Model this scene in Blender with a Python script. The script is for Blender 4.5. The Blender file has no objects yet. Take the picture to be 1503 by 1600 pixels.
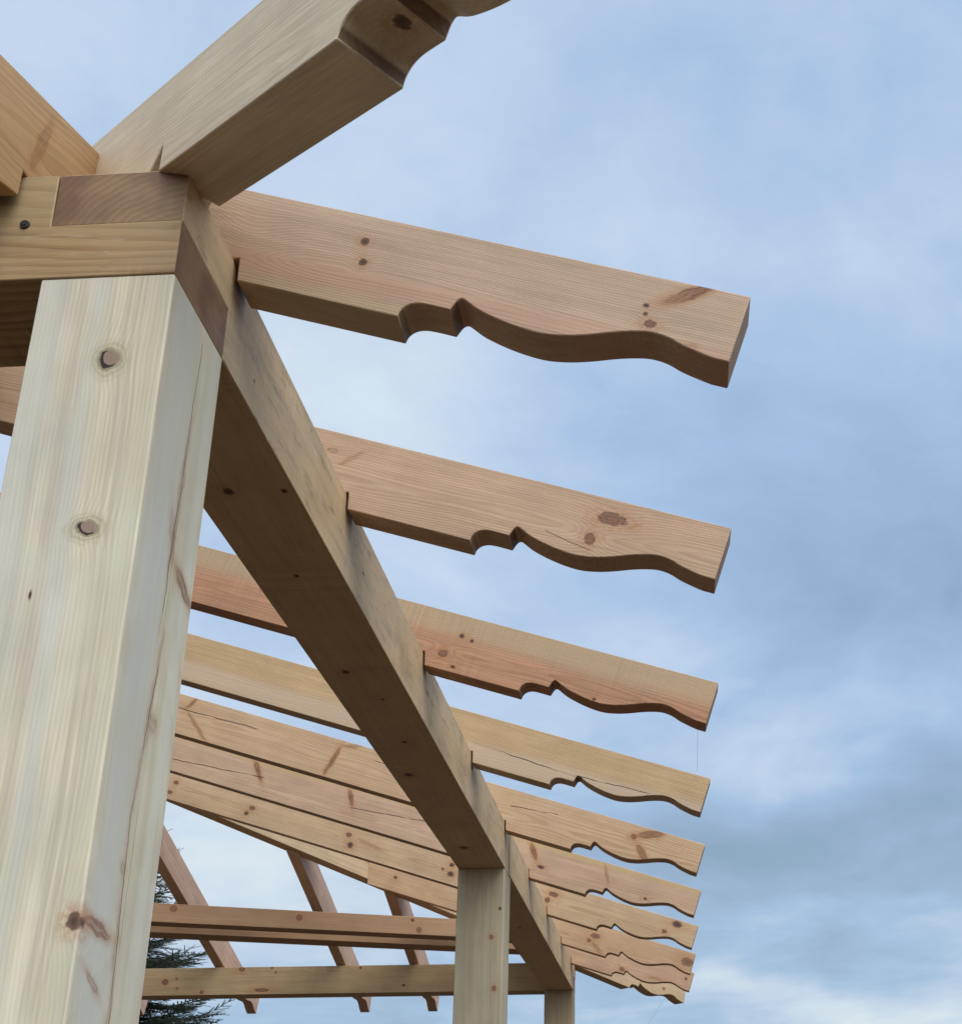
import bpy, bmesh, math, random
from mathutils import Vector, Matrix
R = math.radians
scene = bpy.context.scene
col = scene.collection

# ------------------------------------------------------------------ camera
YAW, PITCH, ROLL = 0.05711, 0.36106, -0.00542
CAM = Vector((0.69657, -1.39578, -1.23833))
fwd = Vector((-math.sin(YAW)*math.cos(PITCH), math.cos(YAW)*math.cos(PITCH), math.sin(PITCH)))
rgt = Vector((math.cos(YAW), math.sin(YAW), 0)); up = rgt.cross(fwd)
r2 = rgt*math.cos(ROLL) + up*math.sin(ROLL); u2 = -rgt*math.sin(ROLL) + up*math.cos(ROLL)
cd = bpy.data.cameras.new('camera'); cam = bpy.data.objects.new('camera', cd); col.objects.link(cam)
m = Matrix((r2, u2, -fwd)).transposed().to_4x4(); m.translation = CAM
cam.matrix_world = m
cd.sensor_fit = 'HORIZONTAL'; cd.sensor_width = 36; cd.lens = 1906.88/1503*36
cd.shift_x = -(937.36-751.5)/1503; cd.shift_y = (1122.31-800)/1503
cd.clip_start = 0.02; cd.clip_end = 2000
scene.camera = cam

# ------------------------------------------------------------------ node helper
class G:
    """tiny expression layer over a node tree"""
    def __init__(s, tree): s.t = tree; s.n = tree.nodes; s.l = tree.links
    def put(s, sock, v):
        if isinstance(v, S): s.l.new(v.s, sock)
        elif isinstance(v, bpy.types.NodeSocket): s.l.new(v, sock)
        else: sock.default_value = v
    def m(s, op, *a, clamp=False):
        n = s.n.new('ShaderNodeMath'); n.operation = op; n.use_clamp = clamp
        for i, v in enumerate(a): s.put(n.inputs[i], v)
        return S(s, n.outputs[0])
    def v(s, op, *a):
        n = s.n.new('ShaderNodeVectorMath'); n.operation = op
        for i, x in enumerate(a):
            if op == 'SCALE' and i == 1: s.put(n.inputs['Scale'], x)
            else: s.put(n.inputs[i], x)
        return S(s, n.outputs['Value' if op in ('LENGTH', 'DOT_PRODUCT', 'DISTANCE') else 'Vector'])
    def noise(s, vec, scale, detail=2, rough=.5, dist=0):
        n = s.n.new('ShaderNodeTexNoise'); s.put(n.inputs['Vector'], vec)
        n.inputs['Scale'].default_value = scale; n.inputs['Detail'].default_value = detail
        n.inputs['Roughness'].default_value = rough; n.inputs['Distortion'].default_value = dist
        return S(s, n.outputs['Fac'])
    def noisec(s, vec, scale, detail=2):
        n = s.n.new('ShaderNodeTexNoise'); s.put(n.inputs['Vector'], vec)
        n.inputs['Scale'].default_value = scale; n.inputs['Detail'].default_value = detail
        return S(s, n.outputs['Color'])
    def rng(s, x, a, b, c=0, d=1, smooth=True):
        n = s.n.new('ShaderNodeMapRange'); n.interpolation_type = 'SMOOTHSTEP' if smooth else 'LINEAR'
        for i, v in enumerate((x, a, b, c, d)): s.put(n.inputs[i], v)
        return S(s, n.outputs[0])
    def mix(s, f, a, b, mode='MIX'):
        n = s.n.new('ShaderNodeMix'); n.data_type = 'RGBA'; n.blend_type = mode
        ins = [i for i in n.inputs if i.enabled]
        s.put(n.inputs['Factor'], f) if False else s.put(n.inputs[0], f)
        for i, v in ((6, a), (7, b)):
            s.put(n.inputs[i], v if isinstance(v, S) else (*v, 1))
        return S(s, n.outputs[2])
    def xyz(s, v):
        n = s.n.new('ShaderNodeSeparateXYZ'); s.put(n.inputs[0], v)
        return [S(s, o) for o in n.outputs]
    def comb(s, x, y, z):
        n = s.n.new('ShaderNodeCombineXYZ')
        for i, v in enumerate((x, y, z)): s.put(n.inputs[i], v)
        return S(s, n.outputs[0])
class S:
    def __init__(s, g, sock): s.g = g; s.s = sock
    def __add__(s, o): return s.g.m('ADD', s, o)
    __radd__ = __add__
    def __sub__(s, o): return s.g.m('SUBTRACT', s, o)
    def __rsub__(s, o): return s.g.m('SUBTRACT', o, s)
    def __mul__(s, o): return s.g.m('MULTIPLY', s, o)
    __rmul__ = __mul__

# ------------------------------------------------------------------ world: thin bright overcast
SUN_EL, SUN_AZ = R(50), R(150)          # azimuth clockwise from +Y: behind the camera, to its right
world = bpy.data.worlds.new("World"); scene.world = world; world.use_nodes = True
wt = world.node_tree; g = G(wt)
bgn = wt.nodes['Background']
sky = wt.nodes.new('ShaderNodeTexSky'); sky.sky_type = 'NISHITA'; sky.sun_disc = False
sky.sun_elevation = SUN_EL; sky.sun_rotation = SUN_AZ
tc = wt.nodes.new('ShaderNodeTexCoord'); D = S(g, tc.outputs['Generated'])
dx, dy, dz = g.xyz(D)
inv = g.m('DIVIDE', 1.0, g.m('MAXIMUM', dz, 0.0) + .16)          # a flat cloud deck seen in perspective
deck = g.comb(dx*inv, dy*inv, 0.37)
dwarp = g.v('ADD', deck, g.v('SCALE', g.v('SUBTRACT', g.noisec(deck, 1.4, 3), (.5, .5, .5)), .45))
n1 = g.noise(dwarp, 1.15, 7, .56); n2 = g.noise(g.v('ADD', dwarp, (3.1, 7.7, 0)), 3.6, 8, .6)
L = (n1 - .5)*1.0 + (n2 - .5)*0.58 + 0.47
smallw = g.v('NORMALIZE', g.v('ADD', D, g.v('SCALE', g.v('SUBTRACT', g.noisec(D, 5.0, 4), (.5, .5, .5)), .12)))
# cloud banks, each a direction, a width and a lift (+ lit thin cloud, - heavier grey)
CL = [((-.374, .597, .71), .26, .26, .13), ((.20, .654, .736), .25, .25, -.08), ((.161, .83, .534), .13, .10, -.08), ((.195, .875, .444), .13, .07, -.16),
      ((.109, .927, .359), .14, .045, .24), ((.057, .945, .322), .08, .03, .16), ((.20, .93, .33), .06, .03, .12), ((.131, .955, .264), .12, .035, -.30), ((.02, .967, .248), .10, .025, -.12),
      ((.18, .975, .118), .14, .016, .42), ((.07, .985, .135), .05, .010, .25), ((-.166, .817, .552), .11, .08, .22), ((-.464, .738, .491), .22, .22, .24), ((-.323, .917, .232), .22, .10, .24),
      ((-.274, .954, .126), .14, .03, -.12), ((.039, .721, .692), .18, .08, .06), ((.063, .757, .651), .12, .03, .10), ((-.045, .906, .422), .12, .06, .12),
      ((.02, .975, .19), .10, .02, -.14), ((.10, .978, .19), .10, .014, .14), ((.09, .79, .60), .12, .05, -.10)]
for c, sx, sz, a in CL:
    ee = g.v('MULTIPLY', g.v('SUBTRACT', smallw, tuple(Vector(c).normalized())), (1/sx, 1/sx, 1/sz))
    L = L + g.m('EXPONENT', g.v('DOT_PRODUCT', ee, ee)*-.7)*a
rp = wt.nodes.new('ShaderNodeValToRGB'); g.put(rp.inputs[0], L)
e = rp.color_ramp.elements
e[0].position = 0.0; e[0].color = (.245, .375, .515, 1)
e[1].position = 1.0; e[1].color = (.72, .83, .93, 1)
for p, cc in ((.3, (.325, .462, .670, 1)), (.5, (.385, .552, .795, 1)), (.72, (.545, .680, .880, 1))):
    x = rp.color_ramp.elements.new(p); x.color = cc
lowgrey = g.rng(dz, .45, .1, 0, .55)
cc = g.mix(lowgrey, S(g, rp.outputs[0]), g.mix(1.0, S(g, rp.outputs[0]), (1.06, 1.0, .88), 'MULTIPLY'))
glow = g.rng(dy*-.85 + dz*.30 + dx*.5, -.05, 1.0, 1.0, 3.5)      # brighter half of the sky round the veiled sun
cc = g.v('SCALE', g.mix(g.rng(glow, 1.0, 2.0), cc, g.mix(1.0, cc, (1.22, 1.0, .80), 'MULTIPLY')), glow*10.0)
cc2 = g.mix(.07, cc, S(g, sky.outputs[0]))
wt.links.new(cc2.s, bgn.inputs[0]); bgn.inputs[1].default_value = 0.1

sd = bpy.data.lights.new('sun', 'SUN'); sd.energy = 1.5; sd.angle = R(40); sd.color = (1, .95, .87)
sun = bpy.data.objects.new('sun', sd); col.objects.link(sun)
sdir = Vector((math.sin(SUN_AZ)*math.cos(SUN_EL), math.cos(SUN_AZ)*math.cos(SUN_EL), math.sin(SUN_EL)))
sun.rotation_euler = sdir.to_track_quat('Z', 'Y').to_euler()

scene.view_settings.view_transform = 'Standard'; scene.view_settings.look = 'None'
scene.view_settings.exposure = 0; scene.view_settings.gamma = 1
scene.render.engine = 'CYCLES'
scene.render.resolution_x = 961; scene.render.resolution_y = 1024

# ------------------------------------------------------------------ materials
PALE = ((.665, .585, .425), (.44, .345, .215), (.59, .53, .455))       # treated white wood of the posts
PINK = ((.55, .375, .25), (.36, .19, .11), (.48, .30, .19))
TAN = ((.54, .37, .20), (.37, .20, .095), (.47, .31, .17))
RED = ((.49, .26, .15), (.30, .115, .055), (.44, .26, .15))
GREEN = ((.47, .40, .26), (.33, .27, .16), (.43, .36, .24))

def wood(name, tones, knots=(), cracks=(), spikes=(), pith=(.05, -.11), tilt=0.0, spacing=.0045, ring=.55,
         wander=.02, blotch=.5, dirt=0.0, seed=0, saw=0.0, bands=(), rough=.62, wave=None, smear=0):
    """timber lying along local X. knots: (centre, radii, kind); cracks: (a, b, width); spikes: (a, b, width, strength)"""
    mt = bpy.data.materials.new(name); mt.use_nodes = True; t = mt.node_tree; g = G(t)
    bs = t.nodes['Principled BSDF']
    tcn = t.nodes.new('ShaderNodeTexCoord'); P = S(g, tcn.outputs['Object']); Nn = S(g, tcn.outputs['Normal'])
    off = (seed*7.31, seed*3.17, seed*5.77)
    Ps = g.v('ADD', P, off)
    x, y, z = g.xyz(P)
    long1 = g.v('MULTIPLY', Ps, (.9, 2.5, 2.5)); long2 = g.v('MULTIPLY', Ps, (3.0, 14, 14))
    w1 = g.noise(long1, 1.3, 2); w2 = g.noise(g.v('ADD', long1, (9.1, 4.2, 1.7)), 1.3, 2); w3 = g.noise(long2, 1.0, 3)
    yy = y - pith[0] + (w1 - .5)*(wander*3.0)
    zz = z - pith[1] + (w2 - .5)*(wander*3.0) + x*tilt
    rr = g.m('SQRT', yy*yy + zz*zz) + (w3 - .5)*.007
    if wave:                                           # local swirls of the grain round a branch that lies just under the face
        for (c, rad, amp) in wave:
            dd = g.v('LENGTH', g.v('MULTIPLY', g.v('SUBTRACT', P, c), tuple(1/q for q in rad)))
            rr = rr + g.m('EXPONENT', dd*dd*-.8)*amp
    # knots
    kn = []
    edge = (g.noise(Ps, 75, 3) - .5)*.55
    for (c, rad, kind) in knots:
        d = g.v('LENGTH', g.v('MULTIPLY', g.v('SUBTRACT', P, c), tuple(1/q for q in rad)))
        kn.append((d, kind, c, rad))
        rmin = sorted(rad)[0]
        if kind != 'pin': rr = rr + g.m('EXPONENT', d*d*(-.10 if kind == 'loose' else -.16))*(rmin*(1.1 if kind == 'loose' else 1.4))
    q = g.noise(g.v('MULTIPLY', Ps, (.25, 1, 1)), 30, 1)
    fr = g.m('FRACT', rr*(1/spacing) + q*.6)
    late = g.rng(fr, .25, .85)*g.rng(fr, 1.0, .90)
    fine = g.noise(g.v('MULTIPLY', Ps, (5, 240, 240)), 1.0, 4, .65)
    fine2 = g.noise(g.v('MULTIPLY', Ps, (1.6, 60, 60)), 1.0, 3, .6)
    blo = g.noise(g.v('MULTIPLY', Ps, (2.2, 9, 9)), 1.0, 4, .55)
    blo2 = g.noise(g.v('MULTIPLY', Ps, (5, 6, 6)), 1.3, 3, .55)
    ringvar = g.rng(g.noise(g.v('MULTIPLY', Ps, (1.0, 16, 16)), 1.0, 2), .3, .75, .35, 1)
    c = g.mix(g.rng(blo, .35, .68, 0, blotch), tones[0], tones[2])
    c = g.mix(g.m('MULTIPLY', late*ringvar, ring*1.05, clamp=True), c, tones[1])
    c = g.mix(1.0, c, g.comb(g.rng(fine2, .25, .75, .88, 1.08, False), g.rng(fine2, .25, .75, .87, 1.08, False), g.rng(fine2, .25, .75, .84, 1.09, False)), 'MULTIPLY')
    gv = g.rng(fine, .2, .8, .84, 1.10, False)
    c = g.mix(1.0, c, g.comb(gv, gv, gv), 'MULTIPLY')
    fine3 = g.noise(g.v('MULTIPLY', Ps, (14, 650, 650)), 1.0, 3, .7); f3 = g.rng(fine3, .25, .75, .90, 1.07, False)
    c = g.mix(1.0, c, g.comb(f3, f3, f3), 'MULTIPLY')
    g2 = g.rng(blo2, .3, .7, .90, 1.06, False)
    c = g.mix(1.0, c, g.comb(g2, g2, g2), 'MULTIPLY')
    for (zc, hw, colr, amt, ax) in bands:                 # heartwood / sapwood strips along the board
        s_ = (z, y)[ax]
        dist = g.m('ABSOLUTE', s_ - zc + (w1 - .5)*.06)
        c = g.mix(g.rng(dist + (fine2 - .5)*hw*.8, hw*1.7, hw*.5)*amt, c, colr)
    if smear:                                          # broad greenish and pale clouds left in the treated wood
        sm = g.noise(g.v('MULTIPLY', Ps, (2.6, 7, 7)), 1.0, 3, .5)
        c = g.mix(g.rng(sm, .52, .66)*smear, c, (.50, .46, .33)); c = g.mix(g.rng(sm, .46, .34)*smear, c, (.68, .64, .54))
    if saw:                                            # faint band-saw / roller chatter across the face
        sw = g.noise(g.v('MULTIPLY', Ps, (150, 3, 3)), 1.0, 1)
        sv = g.rng(sw, .3, .7, 1-saw, 1+saw*.4, False)
        c = g.mix(g.rng(g.noise(Ps, 4.0, 2), .4, .6), c, g.mix(1.0, c, g.comb(sv, sv, sv), 'MULTIPLY'))
    KD = (.12, .052, .028); KE = (.045, .022, .014)
    for (a, b, w, st) in spikes:                       # resinous branch streaks
        a = Vector(a); b = Vector(b); mid = (a+b)/2; ln = (b-a).length/2; dr = (b-a).normalized()
        rel = g.v('SUBTRACT', g.v('ADD', P, g.v('SCALE', g.v('SUBTRACT', g.noisec(Ps, 38, 3), (.5, .5, .5)), .016)), tuple(mid))
        al = g.v('DOT_PRODUCT', rel, tuple(dr))
        pr = g.v('LENGTH', g.v('SUBTRACT', rel, g.v('SCALE', tuple(dr), al)))
        al2 = g.m('ABSOLUTE', al)*(1/ln)
        prr = pr*(1/w)
        d = g.m('SQRT', al2*al2 + prr*prr)
        streak = g.rng(g.noise(g.comb(al*30.0, pr*420.0, seed*1.3), 1.0, 3, .6), .3, .65, .25, 1)
        c = g.mix(g.rng(d, 2.1, .6)*.65*st, c, (.40, .18, .07))
        c = g.mix(g.rng(d, 1.12, .70)*streak*.95*st, c, (.135, .050, .022))
    for d, kind, cen, rad in kn:
        de = d + edge
        if kind == 'loose':                            # loose knot: bark ring, pale plug, open crescent on one side
            de = d + edge*1.7 + (g.noise(Ps, 28, 2) - .5)*.8
            halo = g.rng(de, 2.9, 1.1)
            c = g.mix(halo*.45, c, (.40, .34, .20))
            hr = g.m('SINE', de*11.0 + (w3 - .5)*14.0)*.5 + .5
            c = g.mix(halo*hr*.45, c, (.22, .18, .10))
            c = g.mix(g.rng(de, 1.35, 1.15), c, (.30, .24, .15))
            d2 = g.v('LENGTH', g.v('MULTIPLY', g.v('SUBTRACT', P, (cen[0]-rad[0]*.30, cen[1], cen[2]+rad[2]*.28)), tuple(1/(q*.92) for q in rad))) + edge
            plug = g.mix(g.noise(Ps, 260, 3), (.36, .25, .19), (.22, .145, .11))
            c = g.mix(g.rng(de, 1.08, .92), c, g.mix(g.rng(d2, .95, 1.08), plug, (.030, .016, .014)))
            continue
        if kind == 'pin':
            c = g.mix(g.rng(de, 1.8, .9)*.6, c, (.22, .10, .055)); c = g.mix(g.rng(de, 1.1, .7), c, (.06, .03, .02)); continue
        ray = g.noise(Ps, 140, 2)
        c = g.mix(g.rng(de, 3.4, 1.0)*(g.rng(ray, .35, .65, .15, .55) if kind != 'pale' else .15), c, (.40, .17, .065))
        rings = g.rng(g.noise(g.comb(de*2.2, seed*1.7, 0.0), 2.0, 2), .3, .7)
        if kind == 'live': core = g.mix(rings, (.27, .125, .068), (.13, .055, .033))
        elif kind == 'pale': core = g.mix(rings, (.36, .25, .16), (.25, .165, .10))
        else: core = g.mix(g.rng(de, .3, .9), (.045, .022, .015), (.13, .06, .036))
        c = g.mix(g.rng(de, 1.15, .80)*(.92 if kind != 'pale' else .6), c, core)
        rim = g.rng(g.m('ABSOLUTE', de - .98), .28, .04)*g.rng(ray, .3, .6)
        c = g.mix(rim*.65, c, (.085, .038, .022) if kind != 'pale' else (.18, .11, .06))
    # checks
    dark = None
    for (a, b, w) in cracks:
        a = Vector(a); b = Vector(b); ab = b-a
        tt = g.m('DIVIDE', x - a.x, ab.x)
        zl = tt*ab.z + a.z; yl = tt*ab.y + a.y
        wob = (g.noise(g.v('MULTIPLY', Ps, (14, 1, 1)), 1.0, 3) - .5)*.012
        use_y = abs(a.y - b.y) > 1e-6 or a.z > 900
        dd = g.m('ABSOLUTE', ((y - yl) if use_y else (z - zl)) + wob)
        ends = g.rng(tt, 0, .12)*g.rng(tt, 1, .85)
        mk = g.rng(dd, w, w*.3)*g.rng(ends, .1, .5)*g.rng(g.noise(g.v('MULTIPLY', Ps, (9, 1, 1)), 1.0, 2), .33, .45, .25, 1)
        c = g.mix(mk*.93, c, (.035, .018, .011)); dark = mk if dark is None else g.m('MAXIMUM', dark, mk)
    if dirt:
        dirt = g.rng(g.m('ABSOLUTE', g.xyz(Nn)[1]), .4, .7)*dirt      # handled and rained-on sides, not the soffit
        dn = g.noise(g.v('MULTIPLY', Ps, (3.0, 9, 9)), 1.6, 6, .65)
        c = g.mix(g.rng(dn, .47, .66)*dirt*.8, c, (.25, .19, .135))
        dn2 = g.noise(g.v('MULTIPLY', Ps, (7, 30, 30)), 1.6, 5, .7)
        c = g.mix(g.rng(dn2, .56, .68)*dirt*.7, c, (.10, .07, .05))
        dn3 = g.noise(g.v('MULTIPLY', g.v('ADD', Ps, (5, 5, 5)), (9, 70, 70)), 1.0, 4, .7)
        c = g.mix(g.rng(dn3, .62, .74)*dirt*.8, c, (.62, .56, .46))
    # end grain drinks light: darker, with arcs of the rings
    nx = g.m('ABSOLUTE', g.xyz(Nn)[0])
    egn = g.noise(Ps, 22, 3)
    arcs = g.rng(g.m('FRACT', (rr + (egn - .5)*.012)*(1/.011)), .15, .95)
    eg = g.mix(arcs*.35, g.mix(g.rng(g.noise(Ps, 9, 3), .35, .65), (.27, .165, .085), (.135, .060, .040)), (.085, .045, .034))
    c = g.mix(g.rng(nx, .80, .93)*.9, c, eg)
    t.links.new(c.s, bs.inputs['Base Color'])
    bs.inputs['Roughness'].default_value = rough
    bs.inputs['Specular IOR Level'].default_value = .3
    hgt = fine*.6 + late*.25 + fine2*.5
    if dark is not None: hgt = hgt - dark*2.0
    bp = t.nodes.new('ShaderNodeBump'); bp.inputs['Strength'].default_value = .5; bp.inputs['Distance'].default_value = .0012
    g.put(bp.inputs['Height'], hgt); t.links.new(bp.outputs[0], bs.inputs['Normal'])
    return mt

def plain(name, c, rough=.8, metal=0, var=.15, scale=20):
    mt = bpy.data.materials.new(name); mt.use_nodes = True; g = G(mt.node_tree); bs = mt.node_tree.nodes['Principled BSDF']
    tcn = mt.node_tree.nodes.new('ShaderNodeTexCoord')
    n = g.noise(S(g, tcn.outputs['Object']), scale, 4)
    cc = g.mix(n, tuple(v*(1-var) for v in c), tuple(v*(1+var) for v in c))
    mt.node_tree.links.new(cc.s, bs.inputs['Base Color']); bs.inputs['Roughness'].default_value = rough
    bs.inputs['Metallic'].default_value = metal
    return mt

# ------------------------------------------------------------------ object helpers
def tag(o, **k):
    for a, b in k.items(): o[a] = b
    return o
def empty(name, loc, label, cat):
    o = bpy.data.objects.new(name, None); col.objects.link(o); o.location = loc; o.empty_display_size = .2
    return tag(o, label=label, category=cat)
def link(name, bm, mat, parent=None, bevel=.0022, mw=None):
    bmesh.ops.recalc_face_normals(bm, faces=bm.faces)
    me = bpy.data.meshes.new(name); bm.to_mesh(me); bm.free()
    me.materials.append(mat)
    for p in me.polygons: p.use_smooth = True
    me.set_sharp_from_angle(angle=R(28))
    o = bpy.data.objects.new(name, me); col.objects.link(o)
    if parent: o.parent = parent
    if mw is not None: o.matrix_world = mw
    if bevel:
        b = o.modifiers.new('worn_edges', 'BEVEL'); b.width = bevel; b.segments = 2; b.limit_method = 'ANGLE'; b.angle_limit = R(40)
        b.use_clamp_overlap = True; b.harden_normals = False
    return o
def prism(poly, y0, y1, warp=None):
    """poly in local X,Z extruded from y0 to y1; warp(x, z, y) may move a vertex along X"""
    bm = bmesh.new()
    def vv(p, y):
        X = p[0]
        if warp: X = warp(p[0], p[1], y)
        return bm.verts.new((X, y, p[1]))
    a = [vv(p, y0) for p in poly]; b = [vv(p, y1) for p in poly]
    n = len(poly)
    bm.faces.new(a); bm.faces.new(b[::-1])
    for i in range(n): bm.faces.new((a[i], b[i], b[(i+1) % n], a[(i+1) % n]))
    return bm
def frame_mat(origin, X, Yv):
    X = Vector(X).normalized(); Yv = Vector(Yv).normalized(); Z = X.cross(Yv).normalized()
    Yv = Z.cross(X)
    m = Matrix((X, Yv, Z)).transposed().to_4x4(); m.translation = Vector(origin); return m

# carved tail, as (distance past the first corner, height above the straight lower edge), measured level/plumb
TAIL = [(0, 0, 1), (.004, .012, 0), (.010, .021, 0), (.019, .029, 0), (.032, .0345, 0), (.050, .0365, 0), (.085, .036, 1),
        (.091, .048, 0), (.097, .058, 0), (.104, .063, 0), (.111, .0605, 0), (.134, .0475, 0), (.169, .037, 0), (.204, .031, 0),
        (.238, .030, 0), (.275, .037, 0), (.312, .049, 0), (.349, .0635, 0), (.380, .0735, 0), (.407, .079, 0), (.433, .0765, 0),
        (.456, .067, 0), (.485, .0595, 0), (.503, .056, 1), (.528, .0555, 1)]
def tail_curve(n=4):
    out = []
    T = TAIL
    for i in range(len(T)-1):
        p1, p2 = T[i], T[i+1]
        p0 = T[i-1] if i > 0 and not p1[2] else p1
        p3 = T[i+2] if i+2 < len(T) and not p2[2] else p2
        for k in range(n):
            t = k/n
            f = [.5*((2*p1[j]) + (-p0[j]+p2[j])*t + (2*p0[j]-5*p1[j]+4*p2[j]-p3[j])*t*t + (-p0[j]+3*p1[j]-3*p2[j]+p3[j])*t**3) for j in (0, 1)]
            out.append(tuple(f))
    out.append(T[-1][:2])
    return out
CURVE = tail_curve()

def rafter_poly(slope, depthv, heel, p1, inner, seat_z, ztop, notch=True):
    """side outline in (run, height): run grows outwards and down. returned in local slope coordinates"""
    zb = lambda x: ztop - depthv - slope*x
    pts = []
    pts.append((inner, ztop - slope*inner)); 
    xe = p1 + TAIL[-1][0]; ze = zb(xe) + TAIL[-1][1]
    # square-cut end: from lower end point go perpendicular to the slope up to the top line
    k = (ztop - slope*xe - ze)/(1+slope*slope)
    pts.append((xe + slope*k, ze + k))
    pts.append((xe, ze))
    for a, b in CURVE[:-1][::-1]: pts.append((p1+a, zb(p1+a)+b))
    if notch:
        xs = (ztop - depthv - seat_z)/slope
        pts += [(heel, zb(heel)), (heel, seat_z), (xs, seat_z)]
    pts.append((inner, zb(inner)))
    a = math.atan(slope); c, s = math.cos(a), math.sin(a)
    return [(x*c - (z-ztop)*s, x*s + (z-ztop)*c) for x, z in pts], (c, s)

W = 0.2; H = 0.1954; LEN = 7.46; HALF = 3.01
ZG = -2.62
root = empty('timber_frame', (-HALF, LEN/2, ZG), 'unfinished pavilion roof frame of raw softwood posts, beams and carved rafters', 'timber frame')
bpy.context.view_layer.update()
rng = random.Random(4)

# ------------------------------------------------------------------ posts (local X runs down, Y = world Y, Z = world X)
def post(x0, y0, wx, wy, mat, extra=None, top=0.0):
    bm = prism([(0-top, 0), (0-top, wx), (-ZG, wx), (-ZG, 0)], 0, wy)
    mw = frame_mat((x0, y0, 0), (0, 0, -1), (0, 1, 0))
    return link('post', bm, mat, root, .003, mw)
E0 = .35
mpost = wood('post_wood_near', PALE, pith=(.1, -.55), tilt=.012, spacing=.0068, ring=.36, wander=.012, blotch=.9, seed=1, rough=.6, smear=.35,
    knots=[((.148, 0, .122), (.0150, .05, .0125), 'loose'), ((.420, 0, .130), (.0105, .05, .0130), 'loose'),
           ((.951, .004, .192), (.011, .012, .009), 'dead'), ((.517, 0, .068), (.006, .02, .002), 'pin')],
    wave=[((.70, 0, .06), (.30, .3, .10), -.012), ((.44, .16, .2), (.13, .09, .06), .012), ((.95, .06, .2), (.08, .09, .05), .01)],
    spikes=[((.944, .002, .2), (.955, .085, .2), .009, .8), ((.41, .128, .2), (.45, .20, .2), .012, .75),
            ((.655, .11, .2), (.66, .135, .2), .018, .35), ((1.0, .03, .2), (1.03, .075, .2), .006, .5), ((.16, .120, .2), (.46, .106, .2), .007, .38), ((.5, .12, .2), (.82, .094, .2), .006, .30), ((.83, .094, .2), (1.25, .12, .2), .006, .30), ((.33, .09, .2), (.42, .12, .2), .010, .3), ((.856, .085, .2), (.87, .10, .2), .008, .3)],
    cracks=[((.30, .118, 1000), (1.25, .11, 1000), .0005), ((.02, .121, 1000), (.29, .113, 1000), .0011), ((.27, .114, 1000), (.55, .104, 1000), .0012),
            ((.50, .125, 1000), (.80, .094, 1000), .0012), ((.76, .092, 1000), (1.3, .127, 1000), .0010)],
    bands=[(.180, .014, (.53, .48, .33), .45, 0), (.02, .03, (.50, .51, .45), .4, 0), (.075, .006, (.48, .40, .31), .45, 0), (.045, .004, (.47, .40, .32), .4, 0), (.10, .012, (.52, .50, .44), .5, 0), (.145, .003, (.44, .38, .28), .5, 0), (.157, .003, (.44, .38, .28), .5, 0), (.166, .002, (.46, .40, .30), .5, 0), (.058, .034, (.53, .51, .47), .7, 1), (.165, .012, (.60, .57, .47), .5, 1)])
post(-W, 0, W, W, mpost)
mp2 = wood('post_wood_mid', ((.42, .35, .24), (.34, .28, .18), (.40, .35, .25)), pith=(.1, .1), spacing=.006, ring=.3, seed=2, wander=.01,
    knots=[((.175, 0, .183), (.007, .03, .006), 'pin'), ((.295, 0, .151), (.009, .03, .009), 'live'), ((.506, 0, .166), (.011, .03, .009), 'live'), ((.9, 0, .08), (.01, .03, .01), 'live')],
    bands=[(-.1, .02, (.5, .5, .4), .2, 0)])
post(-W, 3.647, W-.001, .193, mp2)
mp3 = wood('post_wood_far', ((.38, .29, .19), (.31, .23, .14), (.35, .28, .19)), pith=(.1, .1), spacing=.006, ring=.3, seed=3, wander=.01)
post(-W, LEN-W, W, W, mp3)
mp4 = wood('post_wood_other', TAN, pith=(.1, .1), seed=4)
for (a, b) in ((-2*HALF, 0), (-2*HALF, 3.647), (-2*HALF, LEN-W)): post(a, b, W, W, mp4)

# ------------------------------------------------------------------ wall plates and end beams (half-lapped corners)
h2 = H/2
def beam_y(x0, ya, yb, mat, lapa=False, lapb=False, dx=0, wdt=W, label=None):
    # local X = +Y, local Y = -X
    p = []
    p += [(0, H), (0, h2), (W, h2), (W, 0)] if lapa else [(0, H), (0, 0)]
    n = yb-ya
    p += [(n-W, 0), (n-W, h2), (n, h2), (n, H)] if lapb else [(n, 0), (n, H)]
    bm = prism(p, 0, wdt)
    o = link('wall_plate', bm, mat, root, .002, frame_mat((x0+wdt+dx, ya, 0), (0, 1, 0), (-1, 0, 0)))
    if label: o['label'] = label
    return o
def under(lst, x1=0):  # plate underside knots given in world x,y
    return [((yy_, x1-xx_, 0), (r*1.3, r, .03), 'dead' if r > .006 else 'pin') for xx_, yy_, r in lst]
PLT = ((.57, .405, .235), (.43, .28, .15), (.50, .385, .255))
mpl1 = wood('plate_wood_near', PLT, knots=under([(-.129, .597, .009), (-.022, .602, .005), (-.101, .95, .005), (-.131, 1.49, .009),
            (-.146, 2.357, .013), (-.092, 2.042, .007), (-.078, 1.689, .004), (-.118, 3.301, .016)]) +
            [((.34, 0, .06), (.004, .01, .002), 'pin'), ((1.12, 0, .09), (.01, .02, .003), 'pin'), ((1.9, 0, .10), (.012, .02, .006), 'live'), ((2.72, 0, .14), (.012, .02, .006), 'pin')],
            pith=(-.03, -.02), spacing=.005, ring=.35, wander=.02, dirt=.62, seed=5, saw=.12)
mpl2 = wood('plate_wood_far', PLT, pith=(.12, .02), spacing=.006, ring=.45, wander=.03, dirt=.45, seed=6, saw=.10, knots=[((1.2, .1, 0), (.01, .01, .03), 'pin')])
beam_y(-W, 0, 3.7675, mpl1, lapa=True)
beam_y(-W, 3.7705, LEN, mpl2, lapb=True, dx=.003, wdt=W)
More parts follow.
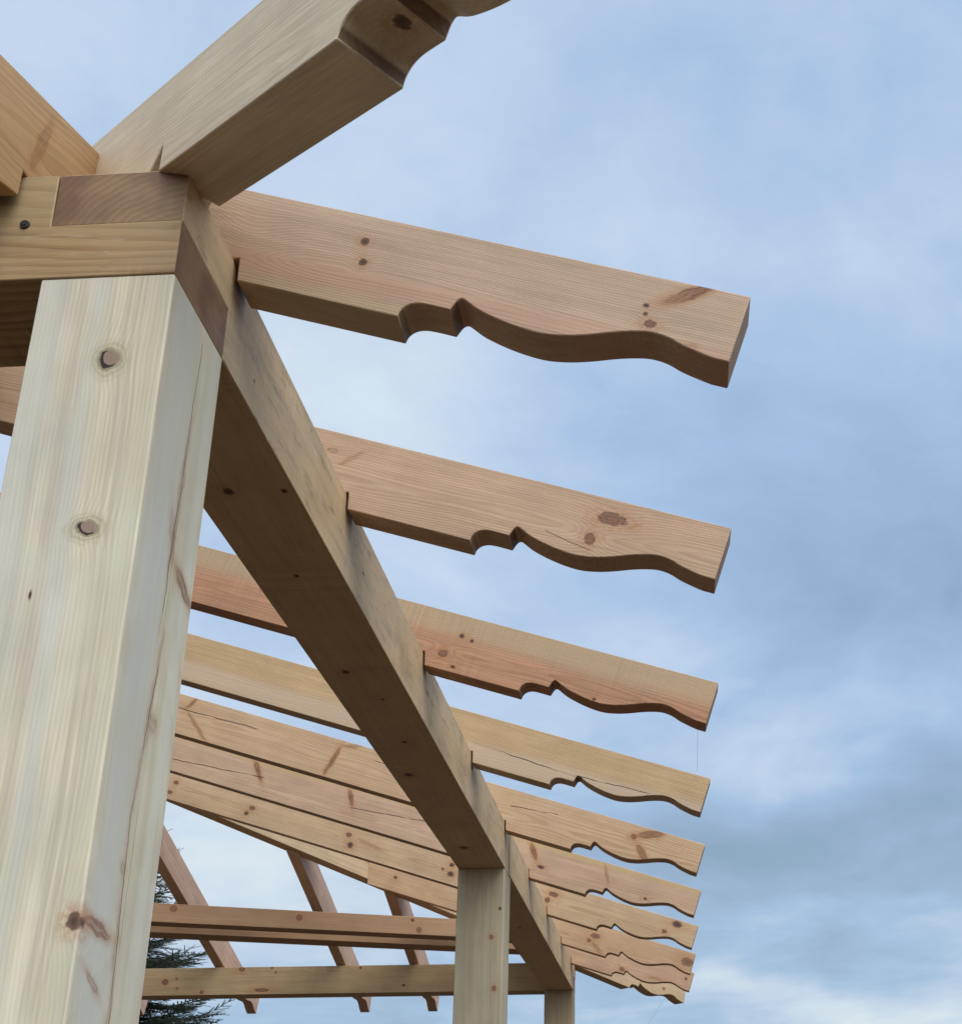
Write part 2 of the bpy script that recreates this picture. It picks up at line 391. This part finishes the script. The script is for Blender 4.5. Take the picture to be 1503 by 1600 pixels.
mpl3 = wood('plate_wood_other', TAN, dirt=.3, seed=7, spacing=.006)
beam_y(-2*HALF, 0, 3.7675, mpl3, lapa=True); beam_y(-2*HALF, 3.7705, LEN, mpl3, lapb=True)
def beam_x(y0, mat, name='end_beam'):
    n = 2*HALF
    p = [(0, 0), (n, 0), (n, h2-.0008), (n-W, h2-.0008), (n-W-.0015, H-.001), (W+.0015, H-.001), (W, h2-.0008), (0, h2-.0008)]
    return link(name, prism(p, 0, W), mat, root, .002, frame_mat((-n, y0, 0), (1, 0, 0), (0, 1, 0)))
n_ = 2*HALF
mfb = wood('end_beam_wood_near', ((.44, .29, .145), (.28, .155, .065), (.40, .28, .155)), pith=(.22, .28), spacing=.011, ring=.95, wander=.035, seed=8, saw=.4, dirt=.25,
    bands=[(.17, .07, (.36, .28, .16), .55, 0)])
fb = beam_x(-.002, mfb)
mbb = wood('end_beam_wood_far', ((.46, .33, .18), (.33, .21, .105), (.42, .28, .16)), pith=(.05, .2), spacing=.010, ring=.5, wander=.04, seed=9, dirt=.12,
    knots=[((n_-2.931, 0, .097), (.022, .02, .020), 'live'), ((n_-2.656, 0, .021), (.013, .02, .012), 'live'), ((n_-2.379, 0, .18), (.022, .02, .014), 'live'),
           ((n_-2.85, 0, .119), (.008, .02, .008), 'live'), ((n_-2.84, 0, .05), (.008, .02, .008), 'live'), ((n_-2.16, 0, .186), (.008, .02, .006), 'pin'), ((n_-2.129, 0, .154), (.007, .02, .006), 'pin'),
           ((n_-1.519, 0, .177), (.008, .02, .007), 'pin'), ((n_-2.22, 0, .03), (.05, .02, .012), 'live'), ((n_-.566, 0, .087), (.012, .02, .02), 'live'), ((n_-1.2, 0, .05), (.01, .02, .008), 'pin')])
beam_x(LEN-W+.002, mbb)
# dark screw head sunk in the near end beam
steel = plain('screw_steel', (.09, .08, .075), .45, .8)
bm = bmesh.new()
bmesh.ops.create_cone(bm, cap_ends=True, segments=20, radius1=.0080, radius2=.0068, depth=.003)
bmesh.ops.create_cone(bm, cap_ends=True, segments=6, radius1=.0035, radius2=.0035, depth=.001, matrix=Matrix.Translation((0, 0, .0023)))
sc = link('screw_head', bm, steel, fb, 0, Matrix.Translation((-.240, -.0035, .101)) @ Matrix.Rotation(R(90), 4, 'X'))

# ------------------------------------------------------------------ hips and ridge
CA, SA = .7559, .6547                        # plan direction of the hip at each corner
def hip(corner, sx, sy, slope, ztop, depthv, t1, mat, th=.102, notch=True, label=None):
    """corner: plan point on the hip's axis; sx, sy = outward signs"""
    inner = -(HALF - .017)/CA
    poly, (c, s) = rafter_poly(slope, depthv, 0, t1, inner, 0, ztop, notch=False)
    if notch:                                # small over-cut wedge where the hip is notched over the plate
        i = len(poly)-1
        zb = lambda x: ztop - depthv - slope*x
        ex = [(.002, zb(.002)), (.004, zb(0)+.052), (-.046, zb(-.046))]
        poly[i:i] = [(x*c - (z-ztop)*s, x*s + (z-ztop)*c) for x, z in ex]
    d = Vector((sx*CA*c, sy*SA*c, -s)); side = Vector((-sy*SA, sx*CA, 0)) * (1 if sx*sy < 0 else 1)
    # side must be horizontal, Z = X x Y must point up
    if d.cross(side).z < 0: side = -side
    org = Vector((corner[0], corner[1], ztop))
    o = link('hip_rafter', prism(poly, -th/2, th/2), mat, root, .0025, frame_mat(org, d, side))
    if label: o['label'] = label
    return o
mh1 = wood('hip_wood_near', ((.74, .60, .42), (.52, .38, .25), (.66, .55, .41)), pith=(.0, -.16), spacing=.007, ring=.24, wander=.03, seed=10, blotch=.7,
    knots=[((.10, .05, -.09), (.012, .01, .005), 'pale'), ((.31, .05, -.03), (.012, .01, .004), 'pin'), ((.30, .05, -.075), (.003, .01, .003), 'pin'),
           ((.115, .05, -.135), (.010, .01, .004), 'pale'), ((.61, 0, -.13), (.013, .012, .05), 'dead')])
hip((-.0166, .0386), 1, -1, .27, .387, .1935, .486, mh1, label='thick hip rafter reaching out over the near corner post')
mh2 = wood('hip_wood_far', ((.51, .36, .22), (.38, .24, .14), (.46, .35, .22)), pith=(.05, -.2), spacing=.008, ring=.5, seed=11,
    knots=[((.64, -.05, -.05), (.02, .03, .012), 'live'), ((.64, -.05, -.10), (.010, .03, .012), 'live'), ((.86, -.05, -.09), (.012, .03, .010), 'live'), ((-2.3, -.05, -.1), (.012, .03, .01), 'live'), ((-1.7, -.05, -.08), (.02, .03, .01), 'live')])
hip((-.0166, LEN-.0386), 1, 1, .238, .383, .1935, .486, mh2, notch=False, label='pale greenish hip rafter at the far corner')
mh3 = wood('hip_wood_other', TAN, seed=12)
hip((-2*HALF+.0166, .0386), -1, -1, .245, .383, .1935, .486, mh3, notch=False)
hip((-2*HALF+.0166, LEN-.0386), -1, 1, .245, .383, .1935, .486, mh3, notch=False)
YA = .0386 + SA/CA*(HALF-.0166)              # apex distance from the ends
zr = .345 + .3209*HALF
mrg = wood('ridge_wood', TAN, seed=13)
o = link('ridge_board', prism([(0, -.2), (LEN-2*YA, -.2), (LEN-2*YA, .0), (0, .0)], -.02, .02), mrg, root, .002, frame_mat((-HALF, YA, zr-.01), (0, 1, 0), (-1, 0, 0)))

# ------------------------------------------------------------------ common rafters of the two long sides
YR = [0.1928, 0.9321, 1.8111, 2.6966, 3.6002, 4.4784, 5.3711, 6.2787, 7.0348]
TH = .0703
def hip_T(y, near):            # distance along hip at which plan y is reached
    yy = y if near else LEN-y
    return max(0, (yy-.0386)/SA)
def side_inner(y):             # run of a long-side rafter from the plate's outer face (negative = inwards)
    T = min(hip_T(y, True), hip_T(y, False))
    x = -.0166 - CA*T + .051/SA
    return max(x, -HALF+.021)
def rafter(name, y, mat, right=True, label=None):
    sl = .3209
    ia, ib = side_inner(y), side_inner(y+TH)
    inner = min(ia, ib)
    inner = min(inner, -.14)
    poly, (c, s) = rafter_poly(sl, .191, .010 if y < .5 else .0055, .282, inner, H+.0012, .345)
    xi = poly[0][0]
    def warp(X, Z, yv):
        # skew the plumb inner end so that it butts the hip
        if abs(X - poly[0][0]) < 1e-6 or abs(X - poly[-1][0]) < 1e-6:
            tgt = min(ia if yv < TH/2 else ib, -.135)
            return X + (tgt-inner)*1.0/c
        return X
    bm = prism(poly, 0, TH, warp)
    if right: mw = frame_mat((0, y, .345), (c, 0, -s), (0, 1, 0))
    else:
        for v in bm.verts: v.co.y = -(v.co.y)    # mirrored board
        mw = frame_mat((-2*HALF, y, .345), (-c, 0, -s), (0, -1, 0))
    o = link(name, bm, mat, root, .0022, mw)
    if label: o['label'] = label
    return o
def K(u, v, a, b, kind='live', fy=0): return ((u, fy, v), (a, .035, b), kind)
def SP(u1, v1, u2, v2, w, st=1.0): return ((u1, 0, v1), (u2, 0, v2), w, st)
def CR(u1, v1, u2, v2, w): return ((u1, 0, v1), (u2, 0, v2), w)
RA = [
 dict(tones=((.55, .385, .27), (.38, .225, .15), (.49, .345, .235)), pith=(.02, -.12), spacing=.0045, ring=.48, wander=.018, tilt=.02, blotch=.9, bands=[(-.176, .010, (.52, .39, .23), .35, 0), (-.13, .02, (.50, .27, .18), .4, 0)],
      knots=[K(.248, -.053, .007, .007, 'dead'), K(.26, -.094, .007, .007, 'dead'), K(.736, -.059, .005, .004, 'pin'), K(.74, -.075, .0035, .0035, 'pin'), K(.752, -.092, .010, .007)],
      spikes=[SP(.757, -.050, .835, .010, .011, 1), SP(.815, -.115, .84, -.118, .006, .3)], wave=[((.05, 0, -.09), (.07, .1, .05), .03)], seed=21),
 dict(tones=PINK, pith=(.03, -.10), spacing=.0055, ring=.5, wander=.02, tilt=-.015,
      knots=[K(.638, -.048, .0306, .0139), K(.605, -.108, .0111, .0138), K(-.024, -.049, .012, .006, 'pale')],
      spikes=[SP(.675, -.062, .70, -.045, .004, .5), SP(.0, -.085, .05, -.03, .006, .35)], cracks=[CR(.50, -.115, .62, -.135, .0012)], seed=22),
 dict(tones=RED, pith=(.03, -.12), spacing=.006, ring=.5, wander=.02, saw=.12,
      knots=[K(.139, -.065, .0074, .0074, 'dead'), K(.172, -.072, .0056, .0056, 'dead'), K(.104, -.132, .013, .0111), K(.146, -.164, .0074, .0055, 'dead'), K(.568, -.146, .006, .004, 'dead')],
      bands=[(-.02, .045, (.44, .33, .20), .7, 0)], seed=23),
 dict(tones=TAN, pith=(.03, -.14), spacing=.007, ring=.45, wander=.02,
      knots=[K(-.38, -.10, .008, .012, 'pale')],
      cracks=[CR(.02, -.108, .47, -.131, .0026), CR(.42, -.125, .72, -.114, .0022)], bands=[(-.145, .035, (.52, .38, .27), .8, 0)], seed=24),
 dict(tones=((.57, .385, .235), (.38, .20, .10), (.51, .32, .185)), pith=(.03, -.10), spacing=.009, ring=.6, wander=.03,
      knots=[K(.596, -.054, .0108, .0108)],
      cracks=[CR(.04, -.075, .27, -.052, .0027), CR(-1.56, -.067, -1.12, -.058, .003), CR(-.6, -.05, -.35, -.06, .002)],
      spikes=[SP(.60, -.048, .72, -.004, .016, .9), SP(.617, -.08, .683, -.145, .016, .8), SP(-.76, -.03, -.785, -.177, .011, .9), SP(-.76, -.03, -.66, .0, .010, .5),
              SP(-1.473, .0, -1.506, -.062, .0086, .8), SP(-1.492, -.071, -1.35, -.182, .0085, .6)], seed=25),
 dict(tones=PINK, pith=(.02, -.12), spacing=.008, ring=.5, wander=.025,
      knots=[K(.104, -.114, .0158, .0095, 'dead'), K(.643, -.118, .0093, .0062, 'dead')],
      cracks=[CR(-1.95, -.125, -1.39, -.077, .0033), CR(-.95, -.105, -.40, -.045, .003)],
      spikes=[SP(.017, -.010, .073, -.092, .014, 1), SP(.402, -.007, .453, -.106, .008, .5), SP(-1.499, -.005, -1.422, -.104, .014, 1), SP(-.966, -.01, -.914, -.096, .013, 1)],
      bands=[(-.005, .018, (.47, .32, .14), .6, 0)], seed=26),
 dict(tones=((.55, .38, .23), (.38, .215, .11), (.50, .33, .19)), pith=(.03, -.10), spacing=.008, ring=.5, wander=.02,
      knots=[K(.065, -.064, .0253, .0144), K(.041, -.106, .0144, .0144), K(.779, -.026, .0285, .0178, 'dead'), K(.722, -.084, .0142, .0107), K(-.548, -.07, .0146, .011, 'dead'),
             K(-.537, -.122, .0183, .0146, 'dead'), K(-.59, -.106, .0073, .0073, 'dead'), K(-1.80, -.088, .017, .013), K(-1.821, -.127, .013, .012, 'dead'), K(-1.187, -.075, .016, .013), K(-1.157, -.13, .017, .016, 'dead'), K(-2.306, -.073, .015, .012), K(-2.318, -.138, .016, .012)],
      spikes=[SP(-1.14, -.08, -.95, -.11, .012, .35)], seed=27),
 dict(tones=((.53, .34, .20), (.36, .19, .10), (.48, .29, .17)), pith=(.03, -.12), spacing=.008, ring=.45, wander=.02,
      knots=[K(.256, -.076, .0283, .0162), K(.226, -.114, .0121, .0121), K(.855, -.065, .0359, .0239), K(-.5, -.07, .014, .012), K(-1.1, -.09, .012, .01, 'dead'), K(-.42, -.1, .02, .01)],
      spikes=[SP(.25, -.12, .33, -.175, .014, .5)], seed=28),
 dict(tones=((.52, .33, .205), (.36, .19, .105), (.47, .28, .18)), pith=(.03, -.12), spacing=.008, ring=.45, wander=.02,
      knots=[K(.414, -.12, .0176, .0132), K(.85, -.055, .0087, .0087, 'dead')], spikes=[SP(.6, -.12, .7, -.11, .01, .5)], seed=29),
]
RL = ['pinkish rafter with a carved tail and a dark resin streak at its end', 'rafter with a big oval knot and a smaller one near its carved end', 'reddish rafter with a cluster of small knots by the beam',
      'yellowish rafter split by a long dark crack above its carving', 'rafter with a forked orange resin streak on its carved tail', 'rafter with a yellow upper edge and a dark spike knot by the beam',
      'rafter with a dark oval knot near its tip', 'rafter with a large round knot at its very tip', 'last narrow-looking rafter before the far hip']
for i, (y, kw) in enumerate(zip(YR, RA)):
    rafter('rafter', y, wood('rafter_wood', **kw), label=RL[i])
mor = wood('rafter_wood_other_side', PINK, seed=40)
for y in YR: rafter('rafter', y+TH, mor, right=False)

# ------------------------------------------------------------------ jack rafters over the two ends
SJ = .37
def jack(xc, near, mat, th=.0703):
    # inner run limit: the hip face, or the apex; run measured outwards from the end's outer face
    a, b = xc-th/2, xc+th/2
    def inn(x):
        dist = min(-x, x+2*HALF)              # distance from the nearer side
        T = (dist-.0166)/CA - (.051/SA if abs(xc) < .5 else 0)
        yv = .0386 + SA*T
        return -max(min(yv, YA-.03), .10)
    lo = min(inn(a), inn(b)); lo = min(lo, -.16) if abs(xc) > .5 else lo
    zt = .357
    poly, (c, s) = rafter_poly(SJ, .205, .012, .11, lo, H+.0012, zt)
    def warp(X, Z, yv):
        if abs(X-poly[0][0]) < 1e-6 or abs(X-poly[-1][0]) < 1e-6:
            xx = xc + (yv if near else -yv)
            return X + (inn(xx)-lo)/c
        return X
    bm = prism(poly, -th/2, th/2, warp)
    if near: mw = frame_mat((xc, 0, zt), (0, -c, -s), (1, 0, 0))
    else: mw = frame_mat((xc, LEN, zt), (0, c, -s), (-1, 0, 0))
    return link('jack_rafter', bm, mat, root, .0022, mw)
mj1 = wood('jack_wood_near', ((.52, .33, .17), (.36, .19, .085), (.47, .29, .16)), pith=(.12, -.1), spacing=.009, ring=.5, wander=.03, seed=50,
           spikes=[((-.03, .035, -.02), (.05, .035, -.14), .012, .45)])
mjs = [wood('jack_wood_a', ((.60, .39, .28), (.45, .26, .17), (.54, .35, .25)), seed=51, pith=(.1, -.1), spacing=.008),
       wood('jack_wood_b', ((.60, .41, .30), (.45, .27, .18), (.54, .36, .26)), seed=52, pith=(.1, -.1), spacing=.008)]
jn = jack(-.253-.0352, True, mj1); jn['label'] = 'orange-toned jack rafter beside the near hip, overhanging towards the viewer'
XJ = [-1.145, -1.675, -2.565, -3.455, -4.345, -4.875]
for x in XJ: jack(x, True, mjs[0])
for i, x in enumerate(XJ): jack(x, False, mjs[i % 2])

# ------------------------------------------------------------------ two skewed tie beams resting on the plates
d = Vector((1, .365, 0)).normalized()
def tie(px, py, th, hgt, mat):
    P = Vector((px, py, 0)); nrm = Vector((-d.y, d.x, 0))
    xa, xb = -2*HALF+.03, -.03
    A = P + d*((xa-px)/d.x); B = P + d*((xb-px)/d.x)
    n = (B-A).length
    o = link('tie_beam', prism([(0, 0), (n, 0), (n, hgt), (0, hgt)], 0, th), mat, root, .003, frame_mat((A.x, A.y, H+.0015), d, nrm))
    return o
def along(x): return (x+2*HALF-.03)/d.x
RB = ((.40, .24, .135), (.29, .155, .08), (.37, .22, .125))
mt1 = wood('tie_wood_front', RB, seed=60, pith=(.1, -.05), spacing=.008, knots=[((along(-2.26), 0, .085), (.02, .03, .018), 'live'), ((along(-1.57), 0, .07), (.018, .03, .018), 'live'), ((along(-.92), 0, .09), (.010, .03, .01), 'dead'), ((along(-.88), 0, .03), (.016, .03, .018), 'live')])
mt2 = wood('tie_wood_back', RB, seed=61, pith=(.1, -.05), spacing=.008)
tie(-1.5, 5.93, .14, .113, mt1)
tie(-1.5, 6.30, .20, .113, mt2)

# ------------------------------------------------------------------ threads
thr = plain('thread_fibre', (.30, .31, .33), .6)
def tube(name, pts, r, mat, label):
    cu = bpy.data.curves.new(name, 'CURVE'); cu.dimensions = '3D'; cu.bevel_depth = r; cu.bevel_resolution = 1
    sp = cu.splines.new('POLY'); sp.points.add(len(pts)-1)
    for i, p in enumerate(pts): sp.points[i].co = (*p, 1)
    cu.materials.append(mat)
    o = bpy.data.objects.new(name, cu)
    me = bpy.data.meshes.new_from_object(o); me.materials.clear(); me.materials.append(mat)
    ob = bpy.data.objects.new(name, me); col.objects.link(ob)
    return tag(ob, label=label, category='thread')
tube('thread', [(.7876, 1.84, -.048), (.792, 2.1, -.012), (.799, 2.45, .05), (.8040, 2.69, .096)], .0004, thr, 'fine grey thread stretched between two rafter tips')
A, B = Vector((.620, 8.0, .006)), Vector((.506, 8.0, -.150)); dd = B-A
tube('thread', [tuple(A + dd*t + Vector((0, 0, -.02*math.sin(min(t, 8)/8*math.pi)))) for t in [0, 1, 2, 4, 6, 8, 12, 16.5]], .0008, thr, 'thin guide line slanting down from the far hip tail')

# ------------------------------------------------------------------ spruce behind the frame
needle = bpy.data.materials.new('spruce_needles'); needle.use_nodes = True
g = G(needle.node_tree); bs = needle.node_tree.nodes['Principled BSDF']
tcn = needle.node_tree.nodes.new('ShaderNodeTexCoord')
cc = g.mix(g.rng(g.noise(S(g, tcn.outputs['Object']), 2.5, 3), .35, .65), (.007, .021, .010), (.018, .042, .016))
needle.node_tree.links.new(cc.s, bs.inputs['Base Color']); bs.inputs['Roughness'].default_value = .55
bark = plain('spruce_bark', (.075, .055, .04), .9, 0, .35, 30)
TX, TY = -5.9, 12.0
tree = empty('spruce_tree', (TX, TY, ZG), 'dark green spruce standing behind the frame, partly hidden by the near post', 'tree')
def build_tree():
    rr = random.Random(11); V, F = [], []; BV, BF = [], []
    HT = 6.2
    def limb(p0, p1, r0, r1, n=5):
        ax = (p1-p0).normalized(); a = ax.orthogonal().normalized(); b = ax.cross(a); s = len(BV)
        for p, r in ((p0, r0), (p1, r1)):
            for k in range(n):
                an = 2*math.pi*k/n; BV.append(tuple(p + a*(r*math.cos(an)) + b*(r*math.sin(an))))
        for k in range(n): BF.append((s+k, s+(k+1) % n, s+n+(k+1) % n, s+n+k))
    def shoot(p, d, ln):
        d = d.normalized(); a = d.orthogonal().normalized(); b = d.cross(a)
        nn = int(ln/.0048)
        for i in range(nn):
            t = i/nn; an = i*2.4 + rr.random()*.6
            rad = a*math.cos(an) + b*math.sin(an)
            base = p + d*(ln*t); nl = .024*(1 - .35*t)*rr.uniform(.8, 1.15)
            dr = (rad*.82 + d*.62 + Vector((0, 0, .18))).normalized(); sd = dr.cross(d).normalized()*.0030
            s = len(V); V.extend((tuple(base+sd), tuple(base-sd), tuple(base+dr*nl))); F.append((s, s+1, s+2))
        s = len(V); e = p + d*(ln+.016)
        V.extend((tuple(p+a*.003), tuple(p-a*.003), tuple(e))); F.append((s, s+1, s+2))
        limb(p, p+d*ln, .0032, .0014, 3)
    for i in range(14):
        z0, z1 = HT*i/14, HT*(i+1)/14
        limb(Vector((0, 0, z0)), Vector((0, 0, z1)), .13*(1-i/14)+.008, .13*(1-(i+1)/14)+.008, 9)
    trunkV, trunkF = list(BV), list(BF); BV.clear(); BF.clear()
    z = 1.9
    while z < HT-.1:
        L = min(1.75, 1.75*((HT-z)/3.4)**.8); nb = 6 if z > 2.2 else 5
        a0 = rr.random()*6.28
        for k in range(nb):
            az = a0 + 2*math.pi*k/nb + rr.uniform(-.25, .25); Lb = L*rr.uniform(.78, 1.08)
            hd = Vector((math.cos(az), math.sin(az), 0)); pr = Vector((-hd.y, hd.x, 0))
            vis = hd.x > -.35                                   # the side that shows past the post is grown denser
            def pos(t): return hd*(Lb*t) + Vector((0, 0, z + Lb*(.12*t - .42*t*t + .48*t**3)))
            prev = pos(0); ns = 9
            for i in range(1, ns+1):
                c = pos(i/ns); limb(prev, c, .014*(1-(i-1)/ns)+.003, .014*(1-i/ns)+.003, 4); prev = c
            st = .075 if vis else .15
            t = .12
            while t < 1.0:
                p = pos(t); dirb = (pos(min(1, t+.05))-pos(t-.05)).normalized()
                for sgn in (-1, 1):
                    if rr.random() < .12: continue
                    tl = (Lb*(1-t)*.62+.10)*rr.uniform(.7, 1.1); tl = min(tl, .60)
                    td = (dirb*.62 + pr*sgn*.78 + Vector((0, 0, rr.uniform(-.25, .12)))).normalized()
                    if tl > .24:
                        e = p + td*tl*.75; limb(p, e, .005, .002, 3)
                        m_ = int(tl/.075)
                        for j in range(m_):
                            pp = p.lerp(e, (j+.4)/m_)
                            for s2 in (-1, 1):
                                sd = (td*.7 + td.cross(Vector((0, 0, 1))).normalized()*s2*.7 + Vector((0, 0, rr.uniform(-.2, .2))))
                                shoot(pp, sd, rr.uniform(.09, .17))
                        shoot(p + td*tl*.45, td, tl*.55)
                    else: shoot(p, td, tl)
                if rr.random() < .5: shoot(p, (dirb + Vector((0, 0, .5))), rr.uniform(.06, .11))
                t += st/Lb
            shoot(pos(.9), pos(1)-pos(.9), .2)
        z += rr.uniform(.12, .17)
    shoot(Vector((0, 0, HT-.3)), Vector((0, 0, 1)), .35)
    def mk(name, v, f, mat):
        me = bpy.data.meshes.new(name); me.from_pydata(v, [], f); me.materials.append(mat)
        o = bpy.data.objects.new(name, me); col.objects.link(o); o.parent = tree; return o
    mk('trunk', trunkV, trunkF, bark); mk('branches', BV, BF, bark); mk('crown', V, F, needle)
    print('needles', len(F))
build_tree()

# ------------------------------------------------------------------ ground
gm = bpy.data.materials.new('ground_soil_grass'); gm.use_nodes = True; g = G(gm.node_tree); bs = gm.node_tree.nodes['Principled BSDF']
tcn = gm.node_tree.nodes.new('ShaderNodeTexCoord'); P = S(g, tcn.outputs['Object'])
cc = g.mix(g.rng(g.noise(P, .6, 5), .42, .58), (.115, .058, .028), (.070, .050, .022))
cc = g.mix(g.noise(P, 14, 5), cc, g.mix(1.0, cc, (.55, .55, .55), 'MULTIPLY'))
gm.node_tree.links.new(cc.s, bs.inputs['Base Color']); bs.inputs['Roughness'].default_value = .95
bm = bmesh.new(); bmesh.ops.create_grid(bm, x_segments=60, y_segments=60, size=600)
for v in bm.verts:
    r = math.hypot(v.co.x, v.co.y)
    v.co.z = 0 if r < 30 else math.sin(v.co.x*.02)*math.cos(v.co.y*.017)*min(1.2, (r-30)*.01)
o = link('ground', bm, gm, None, 0, Matrix.Translation((0, 0, ZG))); o['kind'] = 'structure'
